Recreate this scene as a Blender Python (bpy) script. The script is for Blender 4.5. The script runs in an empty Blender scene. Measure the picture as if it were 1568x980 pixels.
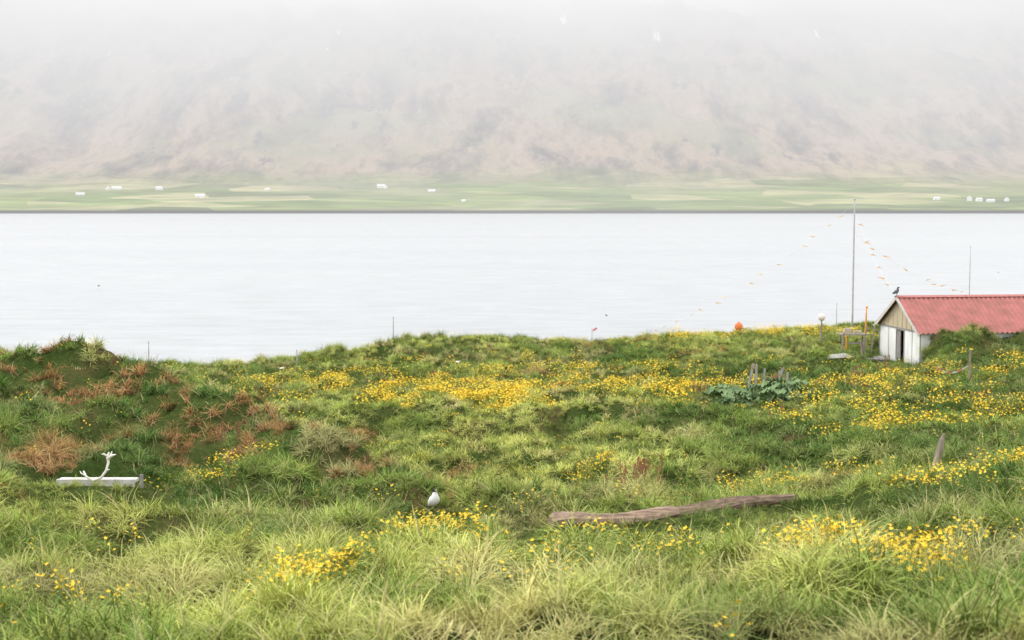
import bpy, math, numpy as np
from mathutils import Vector
rng = np.random.default_rng(7)
scene = bpy.context.scene
scene.view_settings.view_transform = 'Standard'
scene.view_settings.look = 'None'
scene.view_settings.exposure = 0

# ------------------------------------------------------------ noise helpers
TAB = [np.random.default_rng(100+i).random((256,256)) for i in range(8)]
def vn(x, y, s=0):
    t = TAB[s % 8]
    xi = np.floor(x).astype(int); yi = np.floor(y).astype(int)
    fx = x-xi; fy = y-yi
    fx = fx*fx*(3-2*fx); fy = fy*fy*(3-2*fy)
    a = t[xi&255, yi&255]; b = t[(xi+1)&255, yi&255]
    c = t[xi&255, (yi+1)&255]; d = t[(xi+1)&255, (yi+1)&255]
    return (a*(1-fx)+b*fx)*(1-fy)+(c*(1-fx)+d*fx)*fy
def fbm(x, y, s=0, o=4):
    r = 0; a = .5; tot = 0
    for i in range(o):
        r = r+a*vn(x*2**i+17.3*i, y*2**i+5.1*i, s+i); tot += a; a *= .5
    return r/tot
def sstep(a, b, x):
    t = np.clip((x-a)/(b-a), 0, 1); return t*t*(3-2*t)

# ------------------------------------------------------------ near terrain (survey points x, y, z in metres)
CP = np.array([
(-15.1,42,10.5),(-18,42,10.6),(-13.8,42,10.55),(-12.5,43,10.15),(-11.5,44,9.6),(-9.5,41.5,9.35),(-7.2,38.5,9.05),(-4.9,35.5,8.8),(-3.2,33,8.6),
(-8.8,45.5,7.0),(-8.8,50,6.95),(-5.6,41.5,7.15),(-11.5,50,7.1),(-15,52,7.3),(-2.6,37,7.6),
(-17.2,66,7.18),(-14.2,68,7.0),(-11,72,6.74),(-6.6,78,7.26),(-1.3,82,7.39),(4.5,85,6.96),(12.8,88,7.0),(21.3,90,7.44),(33,92,7.27),(-26,66,7.3),
(-7.2,55,7.1),(-12.4,62,7.0),(-3.6,43,7.5),(-1.3,34,8.0),(.5,62,6.85),(-2.8,72,6.93),(.35,48,7.4),(6.1,62,6.92),(4.6,46,7.55),
(1.6,30,8.35),(.2,26,9.45),(9.9,52,7.74),(7.3,38,8.15),(15.8,48,7.86),(20.4,62,7.5),(9.05,32,8.8),(20.25,74,6.85),(18,76,7.0),(8.6,24,10.6),
(4.8,24.6,9.85),(6.8,24,10.33),(.67,22,9.95),(2.8,23.4,9.9),(-9.7,27,9.7),(-8.1,27,9.65),(-4.8,27,9.6),(-1.37,25,9.7),(0,12,11.3),(-4.7,13,11.0),(3.6,10,11.95),(6.1,17,11.07),
(0,17,10.65),(-4.8,18,10.5),(-1,21,10.1),(-6.5,23,9.9),(-8,30,8.8),(-11.3,36,9.55),(-6,33.5,8.7),(-8.8,36,9.05),(-13.1,39,9.85),(-4,30.5,8.4),
(0,0,13.0),(0,5,12.35),(-15,0,12.5),(15,0,13.5),(-20,15,10.8),(20,15,12.5),(25,30,10.8),(-25,30,10),(-25,45,9.8),(30,50,8.6),(35,70,7.8),(-35,60,6.5),(-40,20,9),(45,30,10),
(0,-12,13.5),(-40,-10,11),(40,-10,12.5),
(-20,86,4.2),(-32,84,3.5),(-9,90,4.8),(-20,105,0.5),(0,104,3.0),(20,110,3.0),(36,112,2.5),(-45,100,-1),(0,122,-1),(25,128,-2),(45,125,-2),(-30,128,-4),(0,138,-5),(45,138,-5),(-50,138,-5),(50,90,5),(-50,75,3),
], float)
def tps_fit(P):
    n = len(P); d = np.hypot(P[:,None,0]-P[None,:,0], P[:,None,1]-P[None,:,1])
    K = np.where(d > 0, d*d*np.log(d+1e-9), 0)+np.eye(n)*.05
    A = np.zeros((n+3, n+3)); A[:n,:n] = K; A[:n,n] = 1; A[:n,n+1:] = P[:,:2]; A[n,:n] = 1; A[n+1:,:n] = P[:,:2].T
    return np.linalg.solve(A, np.concatenate([P[:,2], [0,0,0]]))
W = tps_fit(CP)
def tps(x, y):
    r = W[-3]+W[-2]*x+W[-1]*y
    for i in range(len(CP)):
        d2 = (x-CP[i,0])**2+(y-CP[i,1])**2+1e-9
        r = r+W[i]*0.5*d2*np.log(d2)
    return r
def hummock(x, y, s=1.7, sd=3):
    wx = x+.7*(vn(x*.8, y*.8, 1)-.5); wy = y+.7*(vn(x*.8+9, y*.8, 2)-.5)
    gx = wx/s; gy = wy/s; ix = np.floor(gx).astype(int); iy = np.floor(gy).astype(int)
    best = np.full(np.shape(gx), 9.); am = np.zeros(np.shape(gx))
    for a in (-1,0,1):
        for b in (-1,0,1):
            cx = ix+a; cy = iy+b
            px = cx+.15+.7*TAB[sd][cx&255, cy&255]; py = cy+.15+.7*TAB[sd+1][cx&255, cy&255]
            d = (gx-px)**2+(gy-py)**2
            m = d < best; best = np.where(m, d, best); am = np.where(m, TAB[sd+2][cx&255, cy&255], am)
    return np.clip(1-best/.55, 0, 1), am
HX, HY, HZ, HA = 21.08, 73.0, 6.8, math.radians(8)
ca, sa = math.cos(HA), math.sin(HA)
def house_local(x, y):
    dx = x-HX; dy = y-HY
    return dx*ca+dy*sa, -dx*sa+dy*ca
LOGS = [((.62,22.5),(2.75,23.35)), ((2.3,23.45),(5.05,24.75))]
def seg_dist(x, y, A, B):
    ax, ay = A; bx, by = B; t = np.clip(((x-ax)*(bx-ax)+(y-ay)*(by-ay))/((bx-ax)**2+(by-ay)**2), 0, 1)
    return np.hypot(x-ax-t*(bx-ax), y-ay-t*(by-ay))
def crest(x, y):   # signed distance to the mound's long right-hand crest, positive on the valley side
    return ((x+11.5)*11+(y-44)*8.3)/13.8
def mound_mask(x, y): return sstep(.6, -.8, crest(x, y))*sstep(28.8, 30.8, y)*sstep(-1.5, -3.5, x)
# trampled, short-cropped ground below the log, the board and the duck's perch
def cropped(x, y):
    def plot(x0, x1, y0, y1, e=.7):
        return sstep(x0-e, x0, x)*sstep(x1+e, x1, x)*sstep(y0-e, y0, y)*sstep(y1+e, y1, y)
    a = plot(.3, 4.9, 18.8, 22.6, .8)*sstep(23.0, 22.2, y)
    a = np.maximum(a, plot(2.3, 5.2, 20.5, 23.6, .7))
    b = plot(-8.7, -5.9, 22.3, 26.5); c = plot(-1.6, -.8, 20.2, 24.6, .6)
    return np.maximum(np.maximum(a, b), c)
def H(x, y, dome=False):
    x = np.asarray(x, float); y = np.asarray(y, float)
    z = tps(x, y)-.40
    z = z-.04*np.clip(np.abs(x)-45, 0, 30)**2
    z = z+(fbm(x*.22, y*.22, 2, 2)-.5)*.55*(.3+.7*sstep(24, 32, y))
    # lip of the near bank and the ditch behind it
    ex = sstep(-11, -9, x)*sstep(5, 3, x); wv_ = .5*np.sin(x*.9)
    z = z-ex*1.05*np.exp(-((y-29.2-wv_*.6)/1.2)**2)+ex*.12*np.exp(-((y-26.8-wv_*.4)/.8)**2)
    # gentle fold across the meadow below the flowers
    z = z+.45*np.exp(-((y-50.5+.25*x)/1.8)**2)*sstep(-9, -5, x)*sstep(10, 6, x)-.30*np.exp(-((y-54+.25*x)/2.0)**2)*sstep(-9, -5, x)*sstep(10, 6, x)
    q = crest(x, y); along = sstep(30, 33, y)*sstep(48, 44, y)
    z = z+along*(.55*sstep(44, 39, y)*np.exp(-((q+1.0)/1.3)**2)-.75*np.exp(-((q-2.2)/1.6)**2))
    d, am = hummock(x, y)
    d2, am2 = hummock(x+40, y+11, .7, 0)
    reg = .55+.45*sstep(.35, .6, fbm(x*.13+3, y*.13, 4, 2))
    md = mound_mask(x, y)
    far = sstep(45, 75, y)
    amp = (.28+.60*am)*reg*(1+.22*md)*(1-.22*far)*(.72+.28*sstep(22, 30, y))
    near_log = sstep(1.3, .4, np.minimum(seg_dist(x, y, *LOGS[0]), seg_dist(x, y, *LOGS[1])))
    spot = np.maximum(near_log, np.maximum(sstep(1.4, .8, np.hypot((x+8.1)*.8, y-27.0)), sstep(1.0, .4, np.hypot(x+1.37, y-24.9))))
    cr = cropped(x, y)
    hum = amp*np.sqrt(d+1e-6)*sstep(0, .25, d)+.16*am2*d2
    hum = hum*(1-.85*cr)+.06*cr
    hum = hum*(1-spot)+.33*spot
    s, t = house_local(x, y)
    ap = sstep(-2.2, -.5, s)*sstep(15, 13, s)*sstep(-1.0, -.1, t)*sstep(7.2, 5.8, t)
    z = z*(1-ap)+(HZ-.12)*ap
    hum = hum*(1-ap)
    bank = sstep(-.15, .55, s)*sstep(16, 13, s)*sstep(-5.0, -.7, t)*sstep(.12, -.12, t)
    top = HZ+1.35+.12*np.sin(s*1.3)
    z = np.where(t < .13, z*(1-bank)+np.maximum(z, top)*bank, z)
    z = z+hum
    if dome: return z, d, am
    return z
def Hs(x, y): return float(H(np.array([x]), np.array([y]))[0])

# ------------------------------------------------------------ material helpers
def newmat(name):
    m = bpy.data.materials.new(name); m.use_nodes = True
    nt = m.node_tree; nt.nodes.clear()
    out = nt.nodes.new('ShaderNodeOutputMaterial')
    return m, nt, out
def N(nt, t, **k):
    n = nt.nodes.new(t)
    for a, b in k.items(): setattr(n, a, b)
    return n
def ramp(nt, pts, fac):
    r = N(nt, 'ShaderNodeValToRGB'); e = r.color_ramp.elements
    while len(e) < len(pts): e.new(.5)
    for i, (p, c) in enumerate(pts):
        e[i].position = p; e[i].color = (*c, 1) if not isinstance(c, (int, float)) else (c, c, c, 1)
    nt.links.new(fac, r.inputs[0]); return r.outputs[0]
def mixc(nt, f, a, b, bt='MIX'):
    m = N(nt, 'ShaderNodeMix', data_type='RGBA', blend_type=bt)
    for s, v in ((m.inputs[0], f), (m.inputs[6], a), (m.inputs[7], b)):
        if hasattr(v, 'is_linked'): nt.links.new(v, s)
        elif isinstance(v, (int, float)): s.default_value = v
        else: s.default_value = (*v, 1)
    return m.outputs[2]
def noise(nt, scale, detail=5, vec=None, rough=.55):
    n = N(nt, 'ShaderNodeTexNoise'); n.inputs['Scale'].default_value = scale
    n.inputs['Detail'].default_value = detail; n.inputs['Roughness'].default_value = rough
    if vec: nt.links.new(vec, n.inputs['Vector'])
    return n.outputs[0]
def mathn(nt, op, a, b=None, clamp=False):
    m = N(nt, 'ShaderNodeMath', operation=op, use_clamp=clamp)
    for s, v in ((m.inputs[0], a), (m.inputs[1], b)):
        if v is None: continue
        if hasattr(v, 'is_linked'): nt.links.new(v, s)
        else: s.default_value = v
    return m.outputs[0]
def mat(name, c1, c2=None, rough=.8, scale=6, bump=.2, stretch=(1,1,1), metal=0):
    m, nt, out = newmat(name)
    if c2 is None: c2 = tuple(v*.7 for v in c1)
    p = N(nt, 'ShaderNodeBsdfPrincipled'); tc = N(nt, 'ShaderNodeTexCoord')
    mp = N(nt, 'ShaderNodeMapping'); mp.inputs['Scale'].default_value = stretch
    nt.links.new(tc.outputs['Object'], mp.inputs[0])
    n = noise(nt, scale, 6, mp.outputs[0])
    nt.links.new(ramp(nt, [(.35, c1), (.7, c2)], n), p.inputs['Base Color'])
    p.inputs['Roughness'].default_value = rough; p.inputs['Metallic'].default_value = metal
    p.inputs['Specular IOR Level'].default_value = .25
    b = N(nt, 'ShaderNodeBump'); b.inputs['Strength'].default_value = bump; b.inputs['Distance'].default_value = .02
    nt.links.new(n, b.inputs['Height']); nt.links.new(b.outputs[0], p.inputs['Normal'])
    nt.links.new(p.outputs[0], out.inputs[0]); return m

# ------------------------------------------------------------ mesh helpers
class M:
    def __init__(s): s.V = []; s.F = []; s.I = []
    def add(s, v, f, mi=0):
        o = len(s.V); s.V += [tuple(map(float, p)) for p in v]; s.F += [tuple(i+o for i in q) for q in f]; s.I += [mi]*len(f); return s
    def box(s, x0, x1, y0, y1, z0, z1, mi=0, jit=0):
        v = [(x0,y0,z0),(x1,y0,z0),(x1,y1,z0),(x0,y1,z0),(x0,y0,z1),(x1,y0,z1),(x1,y1,z1),(x0,y1,z1)]
        if jit: v = [tuple(c+rng.uniform(-jit, jit) for c in p) for p in v]
        return s.add(v, [(3,2,1,0),(4,5,6,7),(0,1,5,4),(1,2,6,5),(2,3,7,6),(3,0,4,7)], mi)
    def beam(s, a, b, w, h, mi=0, up=(0,0,1)):
        a = Vector(a); b = Vector(b); t = (b-a).normalized(); up = Vector(up)
        if abs(t.dot(up)) > .98: up = Vector((0,1,0))
        n = t.cross(up).normalized()*w/2; u = n.cross(t).normalized()*h/2
        v = [a-n-u, a+n-u, a+n+u, a-n+u, b-n-u, b+n-u, b+n+u, b-n+u]
        return s.add(v, [(0,1,2,3),(7,6,5,4),(1,0,4,5),(2,1,5,6),(3,2,6,7),(0,3,7,4)], mi)
    def tube(s, pts, rad, n=8, mi=0, wob=0, flat=1):
        pts = [Vector(p) for p in pts]; k = len(pts); V = []; F = []
        if not hasattr(rad, '__len__'): rad = [rad]*k
        ref = Vector((0,0,1))
        if abs((pts[-1]-pts[0]).normalized().dot(ref)) > .85: ref = Vector((1,0,0))
        for i, p in enumerate(pts):
            t = (pts[min(i+1, k-1)]-pts[max(i-1, 0)]).normalized()
            a = t.cross(ref).normalized(); b = a.cross(t).normalized()
            for j in range(n):
                q = 2*math.pi*j/n; r = rad[i]*(1+wob*rng.uniform(-1, 1))
                V.append(p+a*math.cos(q)*r+b*math.sin(q)*r*flat)
        for i in range(k-1):
            for j in range(n):
                F.append((i*n+j, i*n+(j+1)%n, (i+1)*n+(j+1)%n, (i+1)*n+j))
        F.append(tuple(range(n))[::-1]); F.append(tuple((k-1)*n+j for j in range(n)))
        return s.add(V, F, mi)
    def ball(s, c, r, sz=1, n=20, m=12, mi=0, top=0):
        V = []; F = []
        for i in range(m+1):
            th = math.pi*i/m
            for j in range(n):
                a = 2*math.pi*j/n
                V.append((c[0]+r*math.sin(th)*math.cos(a), c[1]+r*math.sin(th)*math.sin(a), c[2]+r*sz*math.cos(th)+top*max(0, math.cos(th))**6))
        for i in range(m):
            for j in range(n): F.append((i*n+j, (i+1)*n+j, (i+1)*n+(j+1)%n, i*n+(j+1)%n))
        return s.add(V, F, mi)
    def obj(s, name, mats, parent=None, loc=(0,0,0), rot=(0,0,0), smooth=False):
        me = bpy.data.meshes.new(name); me.from_pydata(s.V, [], s.F)
        for m in (mats if isinstance(mats, (list, tuple)) else [mats]): me.materials.append(m)
        me.polygons.foreach_set('material_index', s.I)
        if smooth: me.polygons.foreach_set('use_smooth', [True]*len(s.F))
        me.update(); o = bpy.data.objects.new(name, me); scene.collection.objects.link(o)
        o.location = loc; o.rotation_euler = rot
        if parent: o.parent = parent
        return o
def empty(name, loc, rot=(0,0,0)):
    e = bpy.data.objects.new(name, None); e.location = loc; e.rotation_euler = rot; e.empty_display_size = .3
    scene.collection.objects.link(e); return e
def grid_obj(name, X, Y, Z, m):
    ny, nx = X.shape
    v = np.stack([X, Y, Z], -1).reshape(-1, 3).astype(np.float32)
    i = np.arange(ny*nx).reshape(ny, nx)
    q = np.stack([i[:-1,:-1], i[:-1,1:], i[1:,1:], i[1:,:-1]], -1).reshape(-1, 4)
    me = bpy.data.meshes.new(name); me.vertices.add(len(v)); me.vertices.foreach_set('co', v.ravel())
    me.loops.add(q.size); me.loops.foreach_set('vertex_index', q.ravel().astype(np.int32))
    me.polygons.add(len(q)); me.polygons.foreach_set('loop_start', np.arange(0, q.size, 4, dtype=np.int32))
    me.polygons.foreach_set('use_smooth', np.ones(len(q), bool))
    me.update(); me.validate(); me.materials.append(m)
    o = bpy.data.objects.new(name, me); scene.collection.objects.link(o); return o

# ------------------------------------------------------------ world and sun (thin overcast)
w = bpy.data.worlds.new('World'); scene.world = w; w.use_nodes = True
nt = w.node_tree; bg = nt.nodes['Background']
sky = N(nt, 'ShaderNodeTexSky', sky_type='NISHITA'); sky.sun_disc = False
SE, SR = math.radians(50), math.radians(-70)
sky.sun_elevation = SE; sky.sun_rotation = SR; sky.air_density = 1; sky.dust_density = 3
tc = N(nt, 'ShaderNodeTexCoord')
cl = ramp(nt, [(.3, (18,18.2,18.6)), (.75, (25,25,25))], noise(nt, 2.2, 5, tc.outputs['Generated']))
nt.links.new(mixc(nt, .85, sky.outputs[0], cl), bg.inputs[0])
bg.inputs[1].default_value = .094
sd = bpy.data.lights.new('sun', 'SUN'); sd.energy = 1.5; sd.angle = math.radians(12); sd.color = (1, .95, .87)
so = bpy.data.objects.new('sun', sd); scene.collection.objects.link(so)
dirv = Vector((math.sin(SR)*math.cos(SE), math.cos(SR)*math.cos(SE), math.sin(SE)))
so.rotation_euler = dirv.to_track_quat('Z', 'Y').to_euler(); so.location = (0, 0, 60)

# ------------------------------------------------------------ ground
m, nt, out = newmat('turf_ground')
geo = N(nt, 'ShaderNodeNewGeometry')
p = N(nt, 'ShaderNodeBsdfDiffuse')
n1 = noise(nt, .5, 4, geo.outputs['Position']); n2 = noise(nt, 9, 6, geo.outputs['Position'], .7)
c = ramp(nt, [(.35, (.05,.08,.02)), (.55, (.08,.10,.03)), (.70, (.12,.08,.04))], n1)
c = mixc(nt, .8, c, ramp(nt, [(.3, .45), (.7, 1.2)], n2), 'MULTIPLY')
nt.links.new(c, p.inputs[0])
b = N(nt, 'ShaderNodeBump'); b.inputs['Strength'].default_value = 1; b.inputs['Distance'].default_value = .08
nt.links.new(n2, b.inputs['Height']); nt.links.new(b.outputs[0], p.inputs['Normal']); nt.links.new(p.outputs[0], out.inputs[0])
gx, gy = np.meshgrid(np.arange(-60, 60.01, .25), np.arange(-12, 138.01, .25))
grid_obj('ground', gx, gy, H(gx, gy), m)

# ------------------------------------------------------------ sea
m, nt, out = newmat('fjord_water')
geo = N(nt, 'ShaderNodeNewGeometry'); p = N(nt, 'ShaderNodeBsdfPrincipled')
mp = N(nt, 'ShaderNodeMapping'); mp.inputs['Scale'].default_value = (.35, 1, 1); nt.links.new(geo.outputs['Position'], mp.inputs[0])
mp2 = N(nt, 'ShaderNodeMapping'); mp2.inputs['Scale'].default_value = (.002, .012, 1); nt.links.new(geo.outputs['Position'], mp2.inputs[0])
nbig = noise(nt, 1, 4, mp2.outputs[0])
fine = noise(nt, .25, 6, mp.outputs[0], .75)
wc = mixc(nt, 1, ramp(nt, [(.35, (.345,.36,.372)), (.65, (.37,.383,.392))], nbig), ramp(nt, [(.35, .86), (.65, 1.1)], fine), 'MULTIPLY')
nt.links.new(wc, p.inputs['Base Color'])
nt.links.new(ramp(nt, [(.3, .28), (.7, .36)], nbig), p.inputs['Roughness']); p.inputs['IOR'].default_value = 1.33
wv = noise(nt, .55, 5, mp.outputs[0], .65)
b = N(nt, 'ShaderNodeBump'); b.inputs['Strength'].default_value = .7; b.inputs['Distance'].default_value = .5
nt.links.new(wv, b.inputs['Height']); nt.links.new(b.outputs[0], p.inputs['Normal']); nt.links.new(p.outputs[0], out.inputs[0])
sx, sy = np.meshgrid(np.linspace(-12000, 12000, 25), np.linspace(-3000, 3060, 25))
grid_obj('sea', sx, sy, sx*0, m)

# ------------------------------------------------------------ far shore and mountain, low cloud painted on as haze
xs = np.linspace(-7500, 7500, 520); ys = np.concatenate([[2960, 2975, 2985, 2992, 3000, 3006, 3012, 3022], np.linspace(3035, 3700, 60), np.linspace(3715, 7200, 170)])
X, Y = np.meshgrid(xs, ys)
Yc = Y+(fbm(X*.003, X*0, 1, 4)-.5)*45
prof = np.interp(Yc, [2900, 2985, 2998, 3010, 3200, 3620, 3850, 4200, 4800, 5500, 6300, 7300], [-8, -4, 0, 7, 22, 66, 112, 235, 500, 860, 1250, 1500])
amp = sstep(3550, 4600, Yc)
rid = 1-np.abs(2*fbm(X*.0014+.00015*Y, Y*.0005, 3, 5)-1)
rid2 = 1-np.abs(2*fbm(X*.006+.002*Y, Y*.0022, 5, 4)-1)
Z = prof+amp*((rid-.8)*190+(rid2-.8)*90)+(fbm(X*.003, Y*.003, 6, 4)-.5)*16*sstep(3020, 3200, Yc)+amp*(fbm(X*.012, Y*.006, 2, 4)-.5)*45
m, nt, out = newmat('mountain_slope_painted_haze')
geo = N(nt, 'ShaderNodeNewGeometry'); sp = N(nt, 'ShaderNodeSeparateXYZ'); nt.links.new(geo.outputs['Position'], sp.inputs[0])
z = sp.outputs[2]
def mapped(sc, rot=0):
    q = N(nt, 'ShaderNodeMapping'); q.inputs['Scale'].default_value = sc; q.inputs['Rotation'].default_value = (0, 0, rot); nt.links.new(geo.outputs['Position'], q.inputs[0]); return q.outputs[0]
streak = noise(nt, 1, 9, mapped((.007, .0022, .004), .7), .72)
streak2 = noise(nt, 1, 9, mapped((.011, .003, .008), -.8), .72)
blot = noise(nt, 1, 7, mapped((.0024, .002, .006)), .65)
rock = ramp(nt, [(.36, (.07,.065,.08)), (.46, (.19,.155,.13)), (.56, (.35,.27,.21)), (.68, (.19,.165,.135))], streak)
rock = mixc(nt, ramp(nt, [(.49, 0.), (.62, .6)], blot), rock, (.22,.24,.13))
rock = mixc(nt, ramp(nt, [(.58, 0.), (.64, .75)], streak2), rock, (.07,.065,.085))
rock = mixc(nt, ramp(nt, [(.34, .7), (.41, 0.)], streak2), rock, (.40,.32,.27))
vo = N(nt, 'ShaderNodeTexVoronoi', feature='F1'); vo.inputs['Scale'].default_value = 1; nt.links.new(mapped((.0042, .0095, 0), .12), vo.inputs['Vector'])
sc = N(nt, 'ShaderNodeSeparateColor'); nt.links.new(vo.outputs['Color'], sc.inputs[0])
field = ramp(nt, [(0, (.13,.19,.06)), (.3, (.24,.30,.10)), (.55, (.09,.13,.05)), (.75, (.40,.38,.20)), (1, (.26,.31,.12))], sc.outputs[0])
field = mixc(nt, .7, field, ramp(nt, [(.3, .45), (.7, 1.3)], noise(nt, 1, 6, mapped((.010, .03, .01)))), 'MULTIPLY')
zz = mathn(nt, 'ADD', z, mathn(nt, 'MULTIPLY', mathn(nt, 'SUBTRACT', blot, .5), 190))
mr = N(nt, 'ShaderNodeMapRange'); mr.inputs[1].default_value = 45; mr.inputs[2].default_value = 120; nt.links.new(zz, mr.inputs[0])
col = mixc(nt, mr.outputs[0], field, rock)
mr2 = N(nt, 'ShaderNodeMapRange'); mr2.inputs[1].default_value = 5; mr2.inputs[2].default_value = 9; nt.links.new(z, mr2.inputs[0])
col = mixc(nt, mr2.outputs[0], (.03,.03,.035), col)
sn = noise(nt, 1, 4, mapped((.016, .003, .004), .35), .55)
hi = N(nt, 'ShaderNodeMapRange'); hi.inputs[1].default_value = 430; hi.inputs[2].default_value = 520; nt.links.new(z, hi.inputs[0])
snm = mathn(nt, 'MULTIPLY', ramp(nt, [(.68, 0.), (.72, 1.)], sn), hi.outputs[0])
col = mixc(nt, snm, col, (.9,.9,.92))
df = N(nt, 'ShaderNodeBsdfDiffuse'); nt.links.new(col, df.inputs[0])
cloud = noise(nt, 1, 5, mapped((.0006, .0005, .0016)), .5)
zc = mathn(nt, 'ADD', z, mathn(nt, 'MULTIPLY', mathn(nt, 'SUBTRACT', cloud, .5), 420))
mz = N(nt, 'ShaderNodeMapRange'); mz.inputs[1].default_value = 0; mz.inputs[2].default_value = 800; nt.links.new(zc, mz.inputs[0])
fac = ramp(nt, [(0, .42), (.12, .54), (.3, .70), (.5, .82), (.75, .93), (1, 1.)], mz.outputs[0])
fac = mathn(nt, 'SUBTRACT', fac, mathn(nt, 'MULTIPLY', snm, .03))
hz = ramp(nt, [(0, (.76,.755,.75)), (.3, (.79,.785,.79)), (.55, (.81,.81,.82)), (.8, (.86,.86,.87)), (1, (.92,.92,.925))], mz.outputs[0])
em = N(nt, 'ShaderNodeEmission'); nt.links.new(hz, em.inputs[0])  # haze painted onto the slope as emission, thicker and paler with height
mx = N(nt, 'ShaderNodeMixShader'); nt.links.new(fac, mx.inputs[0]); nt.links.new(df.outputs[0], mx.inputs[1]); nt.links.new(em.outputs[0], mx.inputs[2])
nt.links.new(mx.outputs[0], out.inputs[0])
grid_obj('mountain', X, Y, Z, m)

# distant farms
farm_white = mat('farm_white', (.78,.78,.78), (.7,.7,.7)); farm_roof = mat('farm_roof', (.62,.62,.64), (.5,.48,.48)); dark = mat('dark_opening', (.02,.02,.02), (.01,.01,.01))
def zmt(x, y):
    j = np.argmin(abs(xs-x)); i = np.argmin(abs(ys-y)); return float(Z[i, j])
def farm(x, y, L, Wd, h, rot=0):
    e = empty('farmhouse', (x, y, zmt(x, y)-.5), (0, 0, rot))
    a = M(); a.box(-L/2, L/2, -Wd/2, Wd/2, -2, h)
    a.add([(-L/2,-Wd/2,h),(-L/2,Wd/2,h),(-L/2,0,h+Wd*.4)], [(0,1,2)]); a.add([(L/2,-Wd/2,h),(L/2,Wd/2,h),(L/2,0,h+Wd*.4)], [(0,1,2)])
    a.obj('walls', farm_white, e)
    r = M(); q = .3
    for s in (-1, 1):
        r.add([(-L/2-q,s*(Wd/2+q),h-.1),(L/2+q,s*(Wd/2+q),h-.1),(L/2+q,0,h+Wd*.4+.15),(-L/2-q,0,h+Wd*.4+.15)], [(0,1,2,3)])
    r.obj('roof', farm_roof, e)
    d = M(); k = max(2, int(L/5))
    for i in range(k):
        cx = -L/2+(i+.5)*L/k; d.box(cx-.3, cx+.3, -Wd/2-.05, -Wd/2-.002, h*.45, h*.7)
    d.obj('windows', dark, e)
for f in [(-985,3560,24,9,4,.1),(-1003,3545,9,8,5,1.2),(-872,3530,16,9,5,-.1),(-1025,3390,20,8,4,.2),(-730,3340,22,9,4,.1),(-722,3325,8,7,5,0),(-330,3600,20,9,6,.1),(-318,3590,8,7,5,1),
          (-196,3480,18,9,3,.1),(-600,3500,12,8,4,.3),(-110,3230,10,7,3,0),(970,3260,14,8,4,.1),(1045,3260,9,10,8,1.4),(1065,3255,14,8,4,.1),(1090,3250,18,8,4,0),(1130,3260,10,8,5,.8)]: farm(*f)

# ------------------------------------------------------------ grass
def grass_mat(name):
    m, nt, out = newmat(name)
    ti = N(nt, 'ShaderNodeAttribute', attribute_type='INSTANCER', attribute_name='tint')
    h = N(nt, 'ShaderNodeAttribute', attribute_type='GEOMETRY', attribute_name='h')
    v = N(nt, 'ShaderNodeAttribute', attribute_type='GEOMETRY', attribute_name='v')
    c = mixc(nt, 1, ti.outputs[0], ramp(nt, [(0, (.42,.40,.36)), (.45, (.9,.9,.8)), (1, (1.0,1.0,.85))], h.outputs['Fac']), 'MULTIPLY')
    c = mixc(nt, ramp(nt, [(.87, 0.), (.90, .65)], v.outputs['Fac']), c, (.50,.43,.22))
    c = mixc(nt, 1, c, ramp(nt, [(0, .72), (1, 1.22)], mathn(nt, 'FRACT', mathn(nt, 'MULTIPLY', v.outputs['Fac'], 7.3))), 'MULTIPLY')
    d = N(nt, 'ShaderNodeBsdfDiffuse'); nt.links.new(c, d.inputs[0])
    nt.links.new(d.outputs[0], out.inputs[0]); return m
gmat = grass_mat('grass_blades')
protos = bpy.data.collections.new('grass_tufts')
def tuft(name, nb, L0, L1, wd, spread, segs=3, droop=(.8, 1.9), base=.08):
    V = []; F = []; h = []; vv = []
    for _ in range(nb):
        a = rng.uniform(0, 6.283); r = base*math.sqrt(rng.random()); L = rng.uniform(L0, L1)
        ba = rng.uniform(0, 6.283); px, py = r*math.cos(ba), r*math.sin(ba)
        th = rng.uniform(.03, spread); dth = rng.uniform(*droop)/segs
        x, y, z = px, py, -.04; rv = rng.random(); o = len(V); wa = a+math.pi/2+rng.uniform(-.6, .6)
        for k in range(segs+1):
            f = k/segs; ww = wd*(1-f**1.7)*(.8 if k == 0 else 1)+.0008
            V.append((x-ww/2*math.cos(wa), y-ww/2*math.sin(wa), z)); V.append((x+ww/2*math.cos(wa), y+ww/2*math.sin(wa), z))
            h += [f, f]; vv += [rv, rv]
            x += L/segs*math.sin(th)*math.cos(a); y += L/segs*math.sin(th)*math.sin(a); z += L/segs*math.cos(th); th += dth
        for k in range(segs): F.append((o+2*k, o+2*k+1, o+2*k+3, o+2*k+2))
    me = bpy.data.meshes.new(name); me.from_pydata(V, [], F)
    me.attributes.new('h', 'FLOAT', 'POINT').data.foreach_set('value', h); me.attributes.new('v', 'FLOAT', 'POINT').data.foreach_set('value', vv)
    me.materials.append(gmat); ob = bpy.data.objects.new(name, me); protos.objects.link(ob)
tuft('tuft_a', 44, .18, .42, .009, .9, 3, (1.0, 2.2))
tuft('tuft_b', 44, .14, .34, .008, 1.1, droop=(.5, 1.7))
tuft('tuft_c', 32, .24, .54, .008, .6, 4, droop=(.7, 2.3))
tuft('tuft_d', 28, .18, .40, .020, 1.0, 3, (.9, 2.2))
tuft('tuft_e', 24, .18, .42, .022, .8, 3)
tuft('tuft_f', 140, .35, .85, .012, .9, 4, (1.2, 2.5), .18)
tuft('tuft_g', 36, .05, .13, .020, 1.3, 2, (.1, .8), .16)

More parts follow.
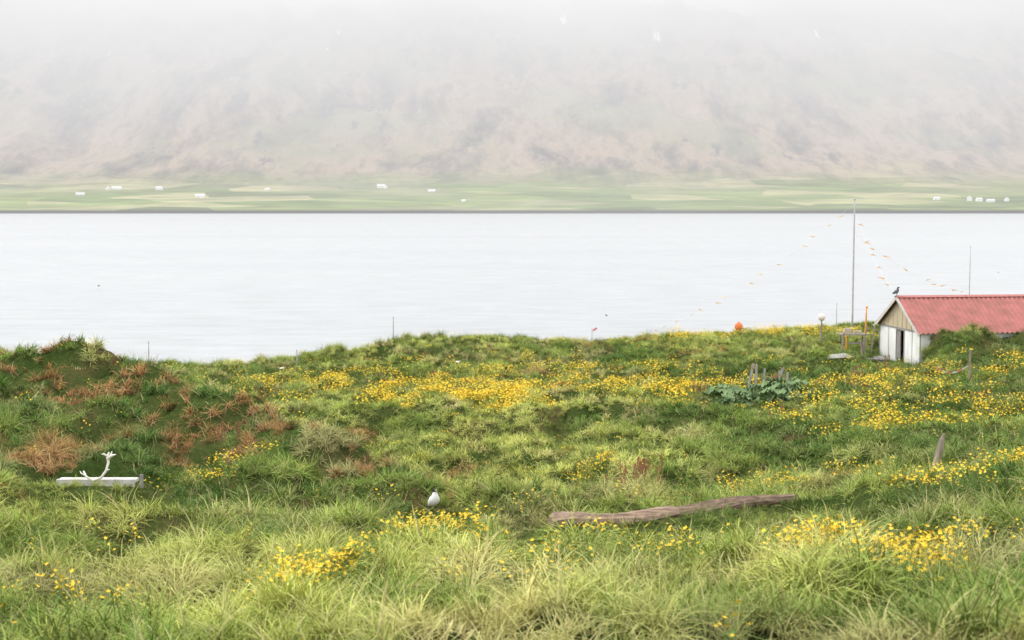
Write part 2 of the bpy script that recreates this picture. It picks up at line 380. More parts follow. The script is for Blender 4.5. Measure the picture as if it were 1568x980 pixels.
def scatter(name, x, y, scl, kind, tint, coll, lean=.65, jit=.22, dz=0):
    n = len(x); z = H(x, y)+dz; e = .12
    nx = -(H(x+e, y)-H(x-e, y))/(2*e); ny = -(H(x, y+e)-H(x, y-e))/(2*e)
    nx = np.clip(nx, -1.3, 1.3); ny = np.clip(ny, -1.3, 1.3)
    v = np.stack([nx*lean+rng.normal(0, jit, n), ny*lean+rng.normal(0, jit, n), np.ones(n)], 1); v /= np.linalg.norm(v, axis=1)[:,None]
    a = rng.uniform(0, 6.283, n); r = np.stack([np.cos(a), np.sin(a), np.zeros(n)], 1)
    r -= v*(r*v).sum(1)[:,None]; r /= np.linalg.norm(r, axis=1)[:,None]; q = np.cross(v, r)
    rot = np.stack([np.arctan2(q[:,2], v[:,2]), np.arcsin(np.clip(-r[:,2], -1, 1)), np.arctan2(r[:,1], r[:,0])], 1)
    me = bpy.data.meshes.new(name); me.vertices.add(n); me.vertices.foreach_set('co', np.stack([x, y, z], 1).astype(np.float32).ravel())
    me.attributes.new('rot', 'FLOAT_VECTOR', 'POINT').data.foreach_set('vector', rot.astype(np.float32).ravel())
    me.attributes.new('scl', 'FLOAT', 'POINT').data.foreach_set('value', scl.astype(np.float32))
    me.attributes.new('kind', 'INT', 'POINT').data.foreach_set('value', kind.astype(np.int32))
    me.attributes.new('tint', 'FLOAT_VECTOR', 'POINT').data.foreach_set('vector', tint.astype(np.float32).ravel())
    ob = bpy.data.objects.new(name, me); scene.collection.objects.link(ob)
    ng = bpy.data.node_groups.new(name+'_scatter', 'GeometryNodeTree')
    ng.interface.new_socket('Geometry', in_out='INPUT', socket_type='NodeSocketGeometry'); ng.interface.new_socket('Geometry', in_out='OUTPUT', socket_type='NodeSocketGeometry')
    gi = ng.nodes.new('NodeGroupInput'); go = ng.nodes.new('NodeGroupOutput'); ip = ng.nodes.new('GeometryNodeInstanceOnPoints'); ci = ng.nodes.new('GeometryNodeCollectionInfo')
    ci.inputs['Collection'].default_value = coll; ci.inputs['Separate Children'].default_value = True; ci.inputs['Reset Children'].default_value = True
    def na(nm, dt):
        k = ng.nodes.new('GeometryNodeInputNamedAttribute'); k.data_type = dt; k.inputs['Name'].default_value = nm
        return next(o for o in k.outputs if o.enabled and o.name == 'Attribute')
    L = ng.links.new
    L(gi.outputs[0], ip.inputs['Points']); L(ci.outputs[0], ip.inputs['Instance']); ip.inputs['Pick Instance'].default_value = True
    L(na('kind', 'INT'), ip.inputs['Instance Index']); L(na('rot', 'FLOAT_VECTOR'), ip.inputs['Rotation']); L(na('scl', 'FLOAT'), ip.inputs['Scale'])
    L(ip.outputs[0], go.inputs[0])
    md = ob.modifiers.new('scatter', 'NODES'); md.node_group = ng
    return ob

def band(y0, y1, dens, k=.40, mrg=3.5):
    w1 = k*y1+mrg; n = int(2*w1*(y1-y0)*dens)
    x = rng.uniform(-w1, w1, n); y = rng.uniform(y0, y1, n)
    ok = np.abs(x) < k*y+mrg; return x[ok], y[ok]
def allowed(x, y, pad=0):
    s, t = house_local(x, y)
    inside = (s > -.15) & (s < 12.3) & (t > -.02) & (t < 5.5)
    door = (s > -1.0) & (s <= .0) & (t > 1.7) & (t < 3.4)
    lg = np.zeros(len(x), bool)
    for A, B in LOGS: lg |= seg_dist(x, y, (A[0], A[1]-.12), (B[0], B[1]-.12)) < .2
    bd = (np.abs(x+8.1) < .85) & (y > 26.75) & (y < 27.1) | (np.hypot(x+1.4, y-24.75) < .26)
    return ~(inside | door | lg | bd)
XS, YS, KS = [], [], []
for y0, y1, d, ks in [(1, 9, 12, (0,1,2)), (9, 20, 34, (0,1,2,0,1,2,6)), (20, 35, 27, (0,1,2,3,6)), (35, 60, 16, (3,4,3,4,6)), (60, 96, 10.5, (3,4))]:
    x, y = band(y0, y1, d); XS.append(x); YS.append(y); KS.append(rng.choice(ks, len(x)))
n = 24000; x = rng.uniform(-46, 46, n); y = rng.uniform(-5, 110, n); ok = np.abs(x) > .40*y+3.5
XS.append(x[ok]); YS.append(y[ok]); KS.append(rng.choice((3,4), ok.sum()))
x, y = band(8, 90, 1.9); ok = (fbm(x*.5, y*.5, 6, 2) > .46) & (cropped(x, y) < .1) & (np.hypot(x+8.1, y-27) > 1.4) & (np.minimum(seg_dist(x, y, *LOGS[0]), seg_dist(x, y, *LOGS[1])) > .8); x, y = x[ok], y[ok]; XS.append(x); YS.append(y); KS.append(np.full(len(x), 5))
x = np.concatenate(XS); y = np.concatenate(YS); kd = np.concatenate(KS)
ok = allowed(x, y); x, y, kd = x[ok], y[ok], kd[ok]
_, dm, am = H(x, y, True)
# worn earth shows through on some tussock faces of the mound
bare = (mound_mask(x, y) > .5) & (fbm(x*.8+20, y*.8, 4, 2) > .60) & (dm > .15) & (rng.random(len(x)) < .8)
x, y, kd, dm, am = x[~bare], y[~bare], kd[~bare], dm[~bare], am[~bare]
def tint(x, y, kd, dm, am):
    A = lambda *c: np.array(c)
    bright, mid, deep, straw, rust = A(.52,.56,.17), A(.26,.35,.085), A(.10,.185,.05), A(.64,.55,.30), A(.42,.21,.11)
    mound = mound_mask(x, y); q = crest(x, y)
    valley = np.exp(-(((x+3.0-.07*(y-45))/9)**2+((y-47)/17)**2))*sstep(-.3, .9, q)*sstep(30.5, 32.5, y)
    front = np.exp(-((y-13)/9)**2)
    ditch = np.exp(-((y-29.3)/1.5)**2)*sstep(6, 4, x)  # mask for shade behind the lip, painted as a darker grass tint
    right = sstep(3, 9, x)*sstep(26, 34, y)*sstep(80, 70, y)
    b = .33+.58*valley+.16*front+(fbm(x*.35, y*.35, 0, 3)-.5)*1.4+(am-.5)*.7
    b = b-.32*right-.45*mound+.25*sstep(70, 80, y)-.40*ditch
    b = np.clip(b+rng.normal(0, .08, len(x)), 0, 1)[:,None]
    c = np.where(b < .5, deep+(mid-deep)*b*2, mid+(bright-mid)*(b-.5)*2)
    s = sstep(.57, .70, fbm(x*.5+30, y*.5, 3, 3))*.55+(rng.random(len(x)) < .06)*.4
    s = np.clip(s*(1-.6*right), 0, .8)[:,None]; c = c*(1-s)+straw*s
    cell = np.mod(am*37.7, 1)
    rr = sstep(.54, .60, fbm(x*.9+80, y*.9, 5, 2)+.16*(cell-.5))*(.06+.80*mound)+.75*(cell > .93)*(fbm(x*1.2, y*1.2, 1, 2) > .5)*(y > 24)
    rr = rr.clip(0, .85)[:,None]
    c = c*(1-rr)+rust*rr
    # shade painted into the tint: darker in the creases between tussocks
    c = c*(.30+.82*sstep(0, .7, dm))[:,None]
    pick = (rng.random(len(x)) < .4)[:,None]
    c = np.where((kd == 5)[:,None], np.where(pick, c*.9+bright*.12, c*.45+deep*.6), c)
    return c*rng.uniform(.82, 1.18, (len(x), 1))
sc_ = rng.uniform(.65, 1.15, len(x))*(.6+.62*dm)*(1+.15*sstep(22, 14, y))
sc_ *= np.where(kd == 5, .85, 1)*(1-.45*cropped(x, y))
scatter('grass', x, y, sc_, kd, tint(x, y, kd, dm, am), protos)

# ------------------------------------------------------------ buttercups
fm = mat('buttercup_petals', (.92,.67,.04), (.90,.56,.02), rough=.5, bump=0); sm = mat('buttercup_stems', (.14,.22,.05), (.09,.15,.035))
fcoll = bpy.data.collections.new('buttercup_clumps')
def flower_clump(name, nf, R, r0, hmin, hmax):
    a = M()
    for _ in range(nf):
        t = rng.uniform(0, 6.283); d = R*math.sqrt(rng.random()); h = rng.uniform(hmin, hmax)
        bx, by = d*math.cos(t), d*math.sin(t); tx, ty = bx*1.3+rng.normal(0, .03), by*1.3+rng.normal(0, .03)
        a.add([(bx-.003,by,0),(bx+.003,by,0),(tx+.002,ty,h),(tx-.002,ty,h)], [(0,1,2,3)], 1)
        tl = rng.uniform(-.7, .7, 2); r = r0*rng.uniform(.7, 1.15)
        for k in range(5):
            q = 6.283*k/5; V = []
            for (rr, aa, zz) in ((0,0,0),(.75,-.5,.25),(1.05,0,.55),(.75,.5,.25)):
                X_, Y_ = rr*r*math.cos(q+aa), rr*r*math.sin(q+aa); V.append((tx+X_, ty+Y_, h+zz*r+X_*tl[0]+Y_*tl[1]))
            a.add(V, [(0,1,2,3)], 0)
    for _ in range(nf):
        t = rng.uniform(0, 6.283); d = R*rng.random(); h = rng.uniform(.03, hmin); x0, y0 = d*math.cos(t), d*math.sin(t); l = rng.uniform(.03, .07); q = rng.uniform(0, 6.283)
        a.add([(x0,y0,h),(x0+l*math.cos(q-.5),y0+l*math.sin(q-.5),h+.02),(x0+1.4*l*math.cos(q),y0+1.4*l*math.sin(q),h+.01),(x0+l*math.cos(q+.5),y0+l*math.sin(q+.5),h+.02)], [(0,1,2,3)], 1)
    o = a.obj(name, [fm, sm]); scene.collection.objects.unlink(o); fcoll.objects.link(o)
flower_clump('clump_a', 8, .16, .024, .28, .52)
flower_clump('clump_b', 14, .22, .024, .26, .50)
flower_clump('clump_c', 4, .12, .024, .28, .52)
flower_clump('clump_d', 15, .28, .038, .24, .50)
patches = [(-2.8,60,7,6,480,3),(-5,66,5,4,190,3),(1.5,60,5,5,210,3),(-1,55,3.5,2.5,140,3),(7.2,60,2,6,200,3),(4,68,7,5,120,3),(12,84,4,3,110,3),(18,84,3.5,3,150,3),(-9,62,5,3,50,3),
 (2.6,37,1.2,.7,36,1),(11.5,44,2.2,2,80,3),(16,50,6,9,210,3),(13,60,6,8,150,3),(22,66,5,4,100,3),(6.2,29.5,1.6,1.4,70,1),(9.0,23.5,1.3,.9,110,0),(8.2,21.0,1.2,1,44,0),
 (3.9,13.6,.9,.8,70,1),(3.2,14.7,.8,.6,40,0),(4.5,15,1.0,.9,40,0),(2.7,14.3,.4,.4,22,0),(-.8,18.2,.6,.7,42,1),(-2.2,15.4,.8,.6,48,0),(-1.9,16.3,.5,.5,28,1),(-2.5,14.2,.5,.5,20,0),(-4.5,15.3,.6,.5,20,0),(-8.8,24.5,1.1,1.2,60,1),(-9.4,22,.8,.8,34,0),
 (-5.4,27,.9,.5,46,0),(-6.6,27.9,.5,.4,24,0),(1,14.5,1.2,.8,16,2),(3.6,19.5,1,.8,28,0),(6.2,22,1,.9,40,0),(1.5,18.5,.8,.8,20,0),(-12,34,3,3,14,1),(-13,29,1.5,1,30,1),(1.3,16.5,.8,.6,20,0),(0,24,2,1,8,2)]
XS, YS, KS = [], [], []
for cx, cy, rx, ry, n, k in patches:
    xx = rng.normal(cx, rx*.55, n*3); yy = rng.normal(cy, ry*.55, n*3)
    wgt = fbm(xx*.9+5, yy*.9, 2, 2)+rng.normal(0, .04, n*3); keep = np.argsort(-wgt)[:n]
    XS.append(xx[keep]); YS.append(yy[keep]); KS.append(np.where(rng.random(n) < .3, 2 if k < 3 else 1, k))
x, y = band(10, 90, .3); ok = fbm(x*.4+50, y*.4, 1, 2) > .48; XS.append(x[ok]); YS.append(y[ok]); KS.append(np.where(y[ok] > 40, 1, 2))
x = np.concatenate(XS); y = np.concatenate(YS); kd = np.concatenate(KS); ok = allowed(x, y) & (cropped(x, y) < .7); x, y, kd = x[ok], y[ok], kd[ok]
scatter('buttercup_flowers', x, y, rng.uniform(.7, 1.15, len(x)), kd, np.ones((len(x), 3)), fcoll, .2, .12)

# ------------------------------------------------------------ shed with red corrugated roof
white = mat('weathered_white_paint', (.86,.86,.84), (.70,.70,.68), scale=3, stretch=(1,1,.3)); greyw = mat('grey_weathered_wood', (.34,.32,.30), (.20,.185,.17), scale=14, stretch=(1,1,.2))
beige = mat('bare_plywood', (.56,.48,.34), (.42,.34,.23), scale=4, stretch=(1,1,.25)); red = mat('faded_red_roof', (.42,.155,.14), (.28,.12,.10), rough=.85, scale=1.6, bump=.05)
redridge = mat('ridge_red', (.46,.19,.17), (.38,.14,.12)); boardm = mat('board_grey_white', (.66,.64,.60), (.46,.44,.40), scale=8)
hse = empty('red_roofed_shed', (HX, HY, HZ), (0, 0, HA)); LN, WD, EV, RG = 12.0, 5.4, 1.7, 3.3
a = M()
a.box(0, .12, 0, 2.1, -.4, EV); a.box(0, .12, 3.05, WD, -.4, EV); a.box(0, .12, 2.1, 3.05, 1.62, EV)
a.box(.12, LN-.12, 0, .12, -.4, EV); a.box(.12, LN-.12, WD-.12, WD, -.4, EV); a.box(LN-.12, LN, 0, WD, -.4, EV)
a.obj('walls', white, hse)
a = M()
for x0, x1 in ((.0, .12), (LN-.12, LN)):
    a.add([(x0,0,EV),(x0,WD,EV),(x0,WD/2,RG),(x1,0,EV),(x1,WD,EV),(x1,WD/2,RG)], [(0,2,1),(3,4,5),(0,3,5,2),(1,2,5,4),(0,1,4,3)])
for i in range(1, 9):
    yy = i*WD/9; hh = EV+(RG-EV)*(1-abs(yy-WD/2)/(WD/2))
    a.box(-.02, -.002, yy-.02, yy+.02, EV+.07, hh-.1)
a.obj('gable_boarding', beige, hse)
a = M(); a.box(-.03, -.003, 0, WD, EV-.03, EV+.06)
for yy in (2.04, 3.05): a.box(-.035, -.002, yy, yy+.06, 0, 1.66)
a.box(-.035, -.004, 2.1, 3.05, 1.62, 1.665); a.box(-.03, -.002, 0, .1, -.3, EV-.03); a.box(-.03, -.002, WD-.1, WD, -.3, EV-.03)
a.box(-.018, -.001, 1.05, 1.08, 0, EV-.03); a.box(-.018, -.001, 4.1, 4.13, 0, EV-.03)
a.obj('trim', greyw, hse)
a = M(); a.box(.03, .08, 2.66, 3.04, .02, 1.6); a.obj('door_leaf', greyw, hse)
a = M(); a.box(.15, LN-.2, .14, WD-.14, -.35, -.02); a.box(1.2, 1.25, .15, WD-.15, -.02, EV); a.obj('dark_interior', dark, hse)
a = M(); sl = (RG-EV)/(WD/2)
for s in (-1, 1):
    y1 = WD/2+s*(WD/2+.22); a.beam((-.24, y1, EV-.22*sl+.02), (-.24, WD/2+s*.02, RG+.04), .04, .17)
a.obj('bargeboards', boardm, hse)
nx_ = 496; V = []; F = []
for s in (-1, 1):
    o = len(V)
    for i in range(nx_+1):
        xx = -.25+(LN+.5)*i/nx_; dz = .032*math.cos(2*math.pi*xx/.27)
        for k in range(5):
            f = k/4; yy = WD/2+s*f*(WD/2+.25); V.append((xx, yy, RG+.12-sl*f*(WD/2+.25)+dz))
    for i in range(nx_):
        for k in range(4): F.append((o+i*5+k, o+(i+1)*5+k, o+(i+1)*5+k+1, o+i*5+k+1))
a = M(); a.add(V, F); a.obj('corrugated_roof', red, hse, smooth=True)
a = M()
for s in (-1, 1): a.add([(-.27,WD/2,RG+.17),(LN+.27,WD/2,RG+.17),(LN+.27,WD/2+s*.2,RG+.17-.2*sl+.015),(-.27,WD/2+s*.2,RG+.17-.2*sl+.015)], [(0,1,2,3)])
a.obj('ridge_cap', redridge, hse)

# ------------------------------------------------------------ birds
bwhite = mat('feather_white', (.88,.87,.84), (.78,.76,.72), scale=20); bblack = mat('feather_black', (.025,.025,.028), (.04,.04,.04), scale=20); bbill = mat('bill_olive', (.25,.25,.12), (.2,.2,.1)); bbrown = mat('verdigris_figure', (.12,.12,.12), (.07,.07,.07))
def duck(name, loc, rz, sc=1, mats=None, legs=True, pitch=0):
    R = [(-.30,.17,.012,.008),(-.25,.165,.05,.025),(-.17,.155,.095,.065),(-.06,.145,.125,.10),(.04,.15,.13,.115),(.12,.175,.105,.10),(.165,.225,.065,.07),(.18,.275,.048,.05),(.195,.315,.052,.048),(.225,.345,.05,.045),(.262,.34,.038,.036),(.295,.322,.022,.022),(.325,.312,.018,.012),(.345,.308,.008,.005)]
    n = 16; V = []; F = []; I = []
    def pv(x, z):
        c, s = math.cos(pitch), math.sin(pitch); zz = z-.05
        return (x*c-zz*s, .05+x*s+zz*c)
    for i, (x, z, w_, h_) in enumerate(R):
        p0 = R[max(0, i-1)]; p1 = R[min(len(R)-1, i+1)]; t = math.atan2(p1[1]-p0[1], p1[0]-p0[0])
        for j in range(n):
            q = 2*math.pi*j/n; u = h_*math.sin(q); xx, zz = x-math.sin(t)*u, z+math.cos(t)*u
            if pitch and i < 9: xx, zz = pv(xx, zz)
            elif pitch:
                ax, az = pv(.18, .29); xx, zz = xx-.18+ax, zz-.29+az
            V.append((xx, w_*math.cos(q), zz))
    for i in range(len(R)-1):
        for j in range(n):
            F.append((i*n+j, i*n+(j+1)%n, (i+1)*n+(j+1)%n, (i+1)*n+j)); s = math.sin(2*math.pi*(j+.5)/n)
            if i < 2: k = 1
            elif i < 5: k = 0 if (s > -.15 or pitch) else 1
            elif i < 7: k = 0
            elif i < 10: k = 1 if (s > .1 or pitch) else 0
            else: k = 2
            I.append(k)
    F += [tuple(range(n))[::-1], tuple((len(R)-1)*n+j for j in range(n))]; I += [1, 2]
    a = M(); a.add(V, F); a.I = I
    if legs:
        for s in (-1, 1):
            a.tube([(0, s*.05, .07), (.005, s*.055, .02), (.01, s*.055, .0)], [.012, .008, .009], 6, 2)
            a.add([(-.01,s*.055,.004),(.06,s*.055-.03,.002),(.07,s*.055,.004),(.06,s*.055+.03,.002)], [(0,1,2,3)], 2)
    o = a.obj(name, mats or [bwhite, bblack, bbill], None, loc, (0, 0, rz), True); o.scale = (sc,)*3; return o
duck('eider_duck', (-1.37, 24.9, Hs(-1.37, 24.9)+.01), -1.1, .78, pitch=.7)
for (x, y, r) in [(-2.75,71,.4),(3.15,65,2.9),(-2.0,54,.2),(-11.4,70,0)]: duck('eider_duck', (x, y, Hs(x, y)+.22), r, .55)
duck('eider_duck', (-78, 268, -.06), .2, .8, [bblack, bblack, bbill], legs=False); duck('eider_duck', (13, 195, -.06), 2.8, .7, [bblack, bblack, bbill], legs=False)
a = M(); a.tube([(0,0,-.25),(0,0,.1)], .02); po = a.obj('ornament_rod', greyw, hse, (-.2, WD/2, RG+.2))
d = duck('bird_ornament', (-.2, WD/2, RG+.25), 0, .85, [bbrown, bblack, bblack], pitch=.5); d.parent = hse
a = M(); a.tube([(-.2,0,0),(-.08,0,.01),(.05,0,.01),(.16,0,0),(.2,0,0)], [.01,.045,.05,.03,.008], 8)
for s in (-1, 1): a.add([(.06,s*.03,.02),(-.07,s*.03,.02),(-.03,s*.25,.13),(.07,s*.25,.13),(-.12,s*.5,.1)], [(0,1,2,3),(3,2,4)])
a.obj('flying_tern', bblack, None, (68.4, 200, 5.7), (.3, .1, 1.0), True)

# ------------------------------------------------------------ poles, buoys, bunting
pole_m = mat('pole_grey', (.48,.47,.46), (.36,.35,.34)); wood = mat('driftwood', (.34,.28,.22), (.18,.145,.115), scale=10, stretch=(1,1,.25), bump=.8)
orange = mat('orange_buoy_plastic', (.75,.20,.07), (.65,.17,.06), rough=.55); pale = mat('faded_buoy_plastic', (.82,.66,.64), (.78,.74,.72), rough=.55); yel = mat('yellow_orange_paint', (.75,.36,.03), (.65,.28,.03)); pink = mat('faded_red_rag', (.65,.2,.18), (.6,.15,.12))
flagm = mat('faded_yellow_pennant', (.88,.66,.34), (.84,.58,.26)); flago = mat('faded_orange_pennant', (.82,.45,.13), (.80,.38,.10)); linem = mat('pale_cord', (.8,.79,.76), (.75,.73,.7))
def pole(name, x, y, top, r, mm, tilt=0):
    z0 = Hs(x, y)-.3; a = M(); k = 5
    a.tube([(tilt*i/k, 0, (top-z0)*i/k) for i in range(k+1)], [r*(1-.35*i/k) for i in range(k+1)], 8)
    a.ball((tilt, 0, top-z0), r*1.1, n=8, m=6)
    return a.obj(name, mm, None, (x, y, z0), smooth=True)
pole('flagpole', 20.65, 86, 15.43, .06, pole_m); pole('aerial_mast', 30.6, 95, 12.3, .035, pole_m)
pole('marker_pole', -6.7, 80, 8.75, .04, pole_m); pole('marker_pole', -17.2, 67, 8.6, .035, pole_m); pole('marker_pole', -11.1, 73, 7.6, .035, pole_m); pole('marker_pole', 20.6, 90, 8.84, .03, pole_m)
pole('yellow_stake', 20.05, 80.5, 9.3, .06, yel, .08); pole('yellow_stake', 18.2, 77, 7.95, .05, yel, -.03)
def buoy(x, y, z, r, mm):
    e = empty('buoy_on_post', (x, y, 0)); g = Hs(x, y)-.3
    a = M(); a.tube([(0,0,g),(.02,0,z-r*.9)], .035); a.obj('post', greyw, e)
    a = M(); a.ball((.02,0,z), r, 1.06, mi=0, top=-.02); a.tube([(.02,0,z+r*1.0),(.02,0,z+r*1.25)], [.05,.035], 10); a.obj('float', mm, e, smooth=True)
    a = M(); a.tube([(.02,0,z-r*1.3),(.02,0,z-r*.98)], [.04,.06], 10); a.obj('collar', greyw, e)
buoy(13.74, 86, 7.72, .25, orange); buoy(19.2, 88, 8.15, .23, pale)
def bunting(p0, p1, sag, n, sz=.3, skip=.15, mm=None):
    e = empty('bunting_line', (0,0,0)); p0 = Vector(p0); p1 = Vector(p1); f_ = lambda t: p0.lerp(p1, t)-Vector((0,0,sag*4*t*(1-t)))
    a = M(); a.tube([f_(i/24) for i in range(25)], .004, 4); a.obj('line', linem, e)
    a = M()
    for i in range(1, n):
        if rng.random() < skip: continue
        c = f_(i/n+rng.uniform(-.3, .3)/n); t = Vector((sz*rng.uniform(.7, 1.3)*(1 if rng.random() < .8 else -1), rng.uniform(-.1, .2), sz*rng.uniform(-.4, .35)))
        a.add([c, c-Vector((.03,0,.08)), c+t], [(0,1,2)])
    a.obj('pennants', mm, e)
bunting((20.65,86,15.2), (8.3,90,6.9), .9, 17, .36, .1, flagm); bunting((20.7,86,14.6), (20.55,75.8,10.3), .5, 7, .36, .2, flago); bunting((20.65,86,13.4), (30.6,95,9.2), .6, 12, .36, .3, flago)
pole('rag_marker', 4.8, 85, 7.7, .025, pole_m); a = M(); a.add([(0,0,0),(.22,.05,.16),(.32,.05,.08),(.06,0,-.08)], [(0,1,2,3)]); a.obj('faded_rag', pink, None, (4.82, 85, 7.6))

# ------------------------------------------------------------ clutter by the shed
e = empty('plank_landing', (19.3, 75.6, HZ)); a = M()
for i in range(6): a.box(-.9+i*.26, -.68+i*.26, -.7, .9, .08+.01*(i%2), .13+.01*(i%2), jit=.012)
a.box(-.9, .6, -.6, -.5, -.3, .075); a.box(-.9, .6, .7, .8, -.3, .075); a.obj('boards', greyw, e)
e = empty('work_table', (18.9, 78.6, Hs(18.9, 78.6))); a = M(); a.box(-.75, .75, -.4, .4, .85, .91)
for sx_ in (-.65, .58):
    for sy_ in (-.33, .27): a.box(sx_, sx_+.07, sy_, sy_+.07, -.2, .85)
a.box(-.65,.65,-.3,-.26,.35,.45); a.obj('table', greyw, e); a = M(); a.box(-.5,-.1,-.2,.2,.912,1.2,jit=.02); a.box(.1,.5,-.1,.2,.912,1.05,jit=.02); a.obj('crates', [beige], e)
e = empty('wooden_ladder', (19.35, 77.2, Hs(19.35, 77.2))); a = M()
a.beam((-.25,0,-.1),(.05,.25,1.75), .07, .05, up=(0,1,0)); a.beam((.2,0,-.1),(.5,.25,1.75), .07, .05, up=(0,1,0))
for i in range(5): a.beam((-.2+.055*i, .04+.045*i, .25+.32*i), (.26+.055*i, .04+.045*i, .25+.32*i), .04, .04)
a.obj('rails_and_rungs', wood, e)
for (x, y, h_, t_) in [(17.75,76.2,1.1,.1),(18.6,75.2,.9,-.08),(17.1,78.5,1.2,.05)]:
    e = empty('old_fence_post', (x, y, Hs(x, y))); a = M(); a.tube([(0,0,-.2),(t_*.5,0,h_*.5),(t_,0,h_)], [.06,.055,.05], 8, wob=.1); a.tube([(t_,0,h_),(t_,0,h_+.03)], [.05,.02], 8); a.obj('post', wood, e)
e = empty('plank_pile', (17.2, 74.5, Hs(17.2, 74.5)+.1)); a = M()
for i in range(4): a.beam((-.7+.1*i, -.3+.16*i, .04*i), (.75-.1*i, -.1+.16*i, .06+.04*i), .12, .03)
a.obj('planks', boardm, e)
e = empty('leaning_planks', (10.4, 56.6, Hs(10.4, 56.6))); a = M()
for i in range(6): a.beam((-1+.32*i, 0, -.1), (-.85+.32*i+rng.uniform(-.1,.45), .3, rng.uniform(.9, 1.4)), .09, .03, up=(0,1,0))
a.obj('planks', greyw, e)
x, y = 9.86, 33; z = Hs(x, y); a = M(); a.tube([(0,0,-.2),(.05,0,.3),(.14,0,.65),(.22,0,1.05),(.27,0,1.2)], [.095,.09,.085,.07,.02], 9, wob=.14); a.obj('driftwood_post', wood, None, (x, y, z))
x, y = 19.4, 60; z = Hs(x, y); e = empty('fence_post', (x, y, z)); a = M(); a.tube([(0,0,-.2),(.02,0,.7),(.03,0,1.5)], [.05,.05,.045], 8, wob=.08); a.obj('post', wood, e)
a = M()
for i in range(6): a.beam((-1.35+i*.22, .1, .75-.25*math.sin(i*.55)), (-1.35+(i+1)*.22-.01, .1, .75-.25*math.sin((i+1)*.55)), .01, .05, mi=i%2)
a.obj('warning_tape', [pink, boardm], e)

# ------------------------------------------------------------ driftwood log
def log(name, A, B, r0, r1, seed):
    q = np.random.default_rng(seed); n = 30; V = []; F = []; k = 14
    for i in range(n+1):
        t = i/n; x = A[0]+(B[0]-A[0])*t; y = A[1]+(B[1]-A[1])*t+.05*math.sin(5*t+seed); z = A[2]+(B[2]-A[2])*t+.03*math.sin(6*t+seed)
        d = Vector((B[0]-A[0], B[1]-A[1], B[2]-A[2])).normalized(); s_ = d.cross(Vector((0,0,1))).normalized(); u = s_.cross(d); r = (r0+(r1-r0)*t)*(1+.12*math.sin(9*t+seed))
        if i in (0, n): r *= .72
        for j in range(k):
            th = 2*math.pi*j/k; rr = r*(1+.13*math.sin(3*th+seed)+.10*math.sin(5*th+2*t)+q.uniform(-.06, .06))
            V.append(Vector((x, y, z))+s_*math.cos(th)*rr+u*math.sin(th)*rr)
    for i in range(n):
        for j in range(k): F.append((i*k+j, i*k+(j+1)%k, (i+1)*k+(j+1)%k, (i+1)*k+j))
    F += [tuple(range(k))[::-1], tuple(n*k+j for j in range(k))]
    a = M(); a.add(V, F); return a.obj(name, logm, None, (0,0,0), smooth=False)
logm = mat('log_wood', (.36,.25,.18), (.14,.095,.07), scale=14, stretch=(.2,.7,2.5), bump=1)
for (A, B), (r0, r1), sd_ in zip(LOGS, [(.15,.12),(.13,.08)], (1, 4)):
    ts = np.linspace(0, 1, 12); zz_ = H(A[0]+(B[0]-A[0])*ts, A[1]+(B[1]-A[1])*ts); pf = np.polyfit(ts, zz_, 1); off = .6*float(np.max(zz_-np.polyval(pf, ts)))
    log('driftwood_log', (A[0], A[1], pf[1]+off+.06), (B[0], B[1], pf[0]+pf[1]+off+.06), r0, r1, sd_)

# ------------------------------------------------------------ white board with reindeer antler
bone = mat('bleached_bone', (.84,.81,.74), (.68,.64,.56), scale=12); bx, by = -8.0, 27.0; bz = Hs(bx, by-.2)+.06
e = empty('white_board', (bx, by, bz)); a = M(); a.box(-.75, .75, -.03, .03, -.4, .05); a.box(-.75, .75, .032, .3, -.03, .03); a.obj('plank', boardm, e); a = M(); a.box(.85, .91, -.03, .03, -.5, .14); a.box(-.6, -.54, .031, .09, -.5, -.04); a.obj('stakes', greyw, e)
a = M(); a.tube([(-.30,0,.14),(-.24,-.03,.03),(-.10,-.05,-.04),(.05,-.04,.02),(.14,-.02,.15),(.18,0,.30),(.16,.02,.42),(.19,.03,.50)], [.014,.022,.026,.026,.024,.024,.03,.012], 10)
a.tube([(.16,0,.36),(.24,.0,.44),(.33,.0,.46)], [.026,.03,.008], 8); a.tube([(.16,.01,.42),(.09,.0,.47),(.05,.0,.46)], [.022,.018,.006], 8); a.tube([(.22,0,.43),(.25,.02,.52)], [.022,.006], 8)
a.tube([(-.24,-.03,.04),(-.34,-.02,.10),(-.37,0,.14)], [.018,.013,.004], 8); a.tube([(.13,-.02,.15),(.22,-.06,.18)], [.018,.005], 8)
a.obj('reindeer_antler', bone, None, (bx+.1, by-.1, bz+.09), smooth=True)

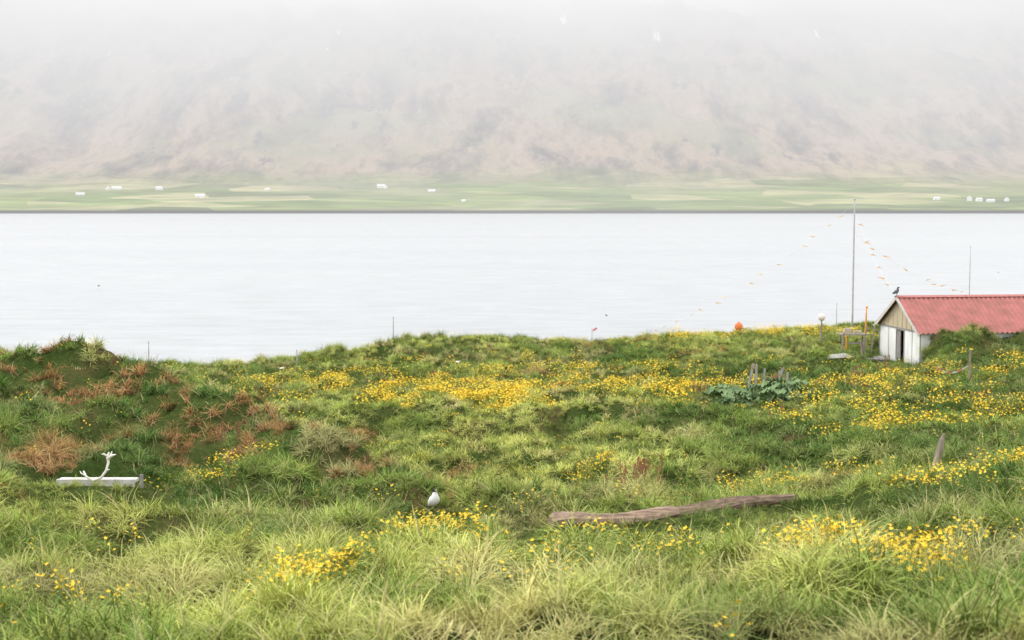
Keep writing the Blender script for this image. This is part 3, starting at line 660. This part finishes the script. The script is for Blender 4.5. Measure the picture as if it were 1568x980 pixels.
# ------------------------------------------------------------ broad-leaved rhubarb bed
leafm = mat('rhubarb_leaf', (.24,.33,.16), (.10,.17,.065), scale=2); a = M()
for _ in range(300):
    t = rng.uniform(0, 6.283); d = math.sqrt(rng.random()); cx = 9.9+2.2*d*math.cos(t)*(1+.2*math.sin(3*t)); cy = 55+1.7*d*math.sin(t); g = Hs(cx, cy); h = g+rng.uniform(.1, .80)*(1.15-.6*d)
    r = rng.uniform(.09, .24); q = rng.uniform(0, 6.283); tl = rng.uniform(.2, .9); ta = rng.uniform(0, 6.283)
    def pt(rr, aa, up):
        X_, Y_ = rr*math.cos(q+aa), rr*math.sin(q+aa); return (cx+X_, cy+Y_, h+up-tl*(X_*math.cos(ta)+Y_*math.sin(ta)))
    V = [pt(0,0,0)]; 
    for j in range(11):
        aa = -2.7+5.4*j/10; V.append(pt(r*(1+.12*(-1)**j)*(1.15-.12*abs(aa)), aa, .05*(-1)**j-.1*r))
    a.add(V, [(0, j+1, j+2) for j in range(10)]); a.tube([(cx-.1*math.cos(q), cy-.1*math.sin(q), g-.05), (cx, cy, h)], .012, 4, 1)
a.obj('rhubarb_plant', [leafm, sm], smooth=False)

# ------------------------------------------------------------ dried dock stalks
dock = mat('dried_dock', (.34,.15,.08), (.22,.10,.055))
for (x, y, n, hh) in [(2.55,27.6,18,.9),(2.0,27.9,9,.7),(-6.75,34.2,9,.7),(7.4,56,8,.9),(9.2,48,5,.8),(-13.5,34,5,.4),(17.5,66,9,1.0),(14.5,60,6,.9)]:
    a = M(); z = Hs(x, y)
    for _ in range(n):
        bx_, by_ = rng.normal(0, .2, 2); h = hh*rng.uniform(.6, 1.1); lx = rng.normal(0, .08)
        a.tube([(bx_, by_, -.05), (bx_+lx*.5, by_, h*.5), (bx_+lx, by_, h)], [.009,.008,.005], 5)
        for k in range(22):
            f = rng.uniform(.4, 1); c = (bx_+lx*f+rng.normal(0, .022), by_+rng.normal(0, .022), h*f); s_ = .018
            a.add([(c[0]-s_,c[1],c[2]),(c[0],c[1]-s_,c[2]+.01),(c[0]+s_,c[1],c[2]),(c[0],c[1]+s_,c[2]+.03)], [(0,1,2,3)])
    a.obj('dried_dock_plant', dock, None, (x, y, z))

# ------------------------------------------------------------ camera
cam = bpy.data.cameras.new('camera'); co = bpy.data.objects.new('camera', cam); scene.collection.objects.link(co)
cam.lens = 50; cam.sensor_width = 36; cam.clip_end = 30000; cam.clip_start = .1
co.location = (0, 0, 15); co.rotation_euler = (math.radians(90-4.57), 0, 0)
cam.dof.use_dof = True; cam.dof.focus_distance = 32; cam.dof.aperture_fstop = 2.4
scene.camera = co
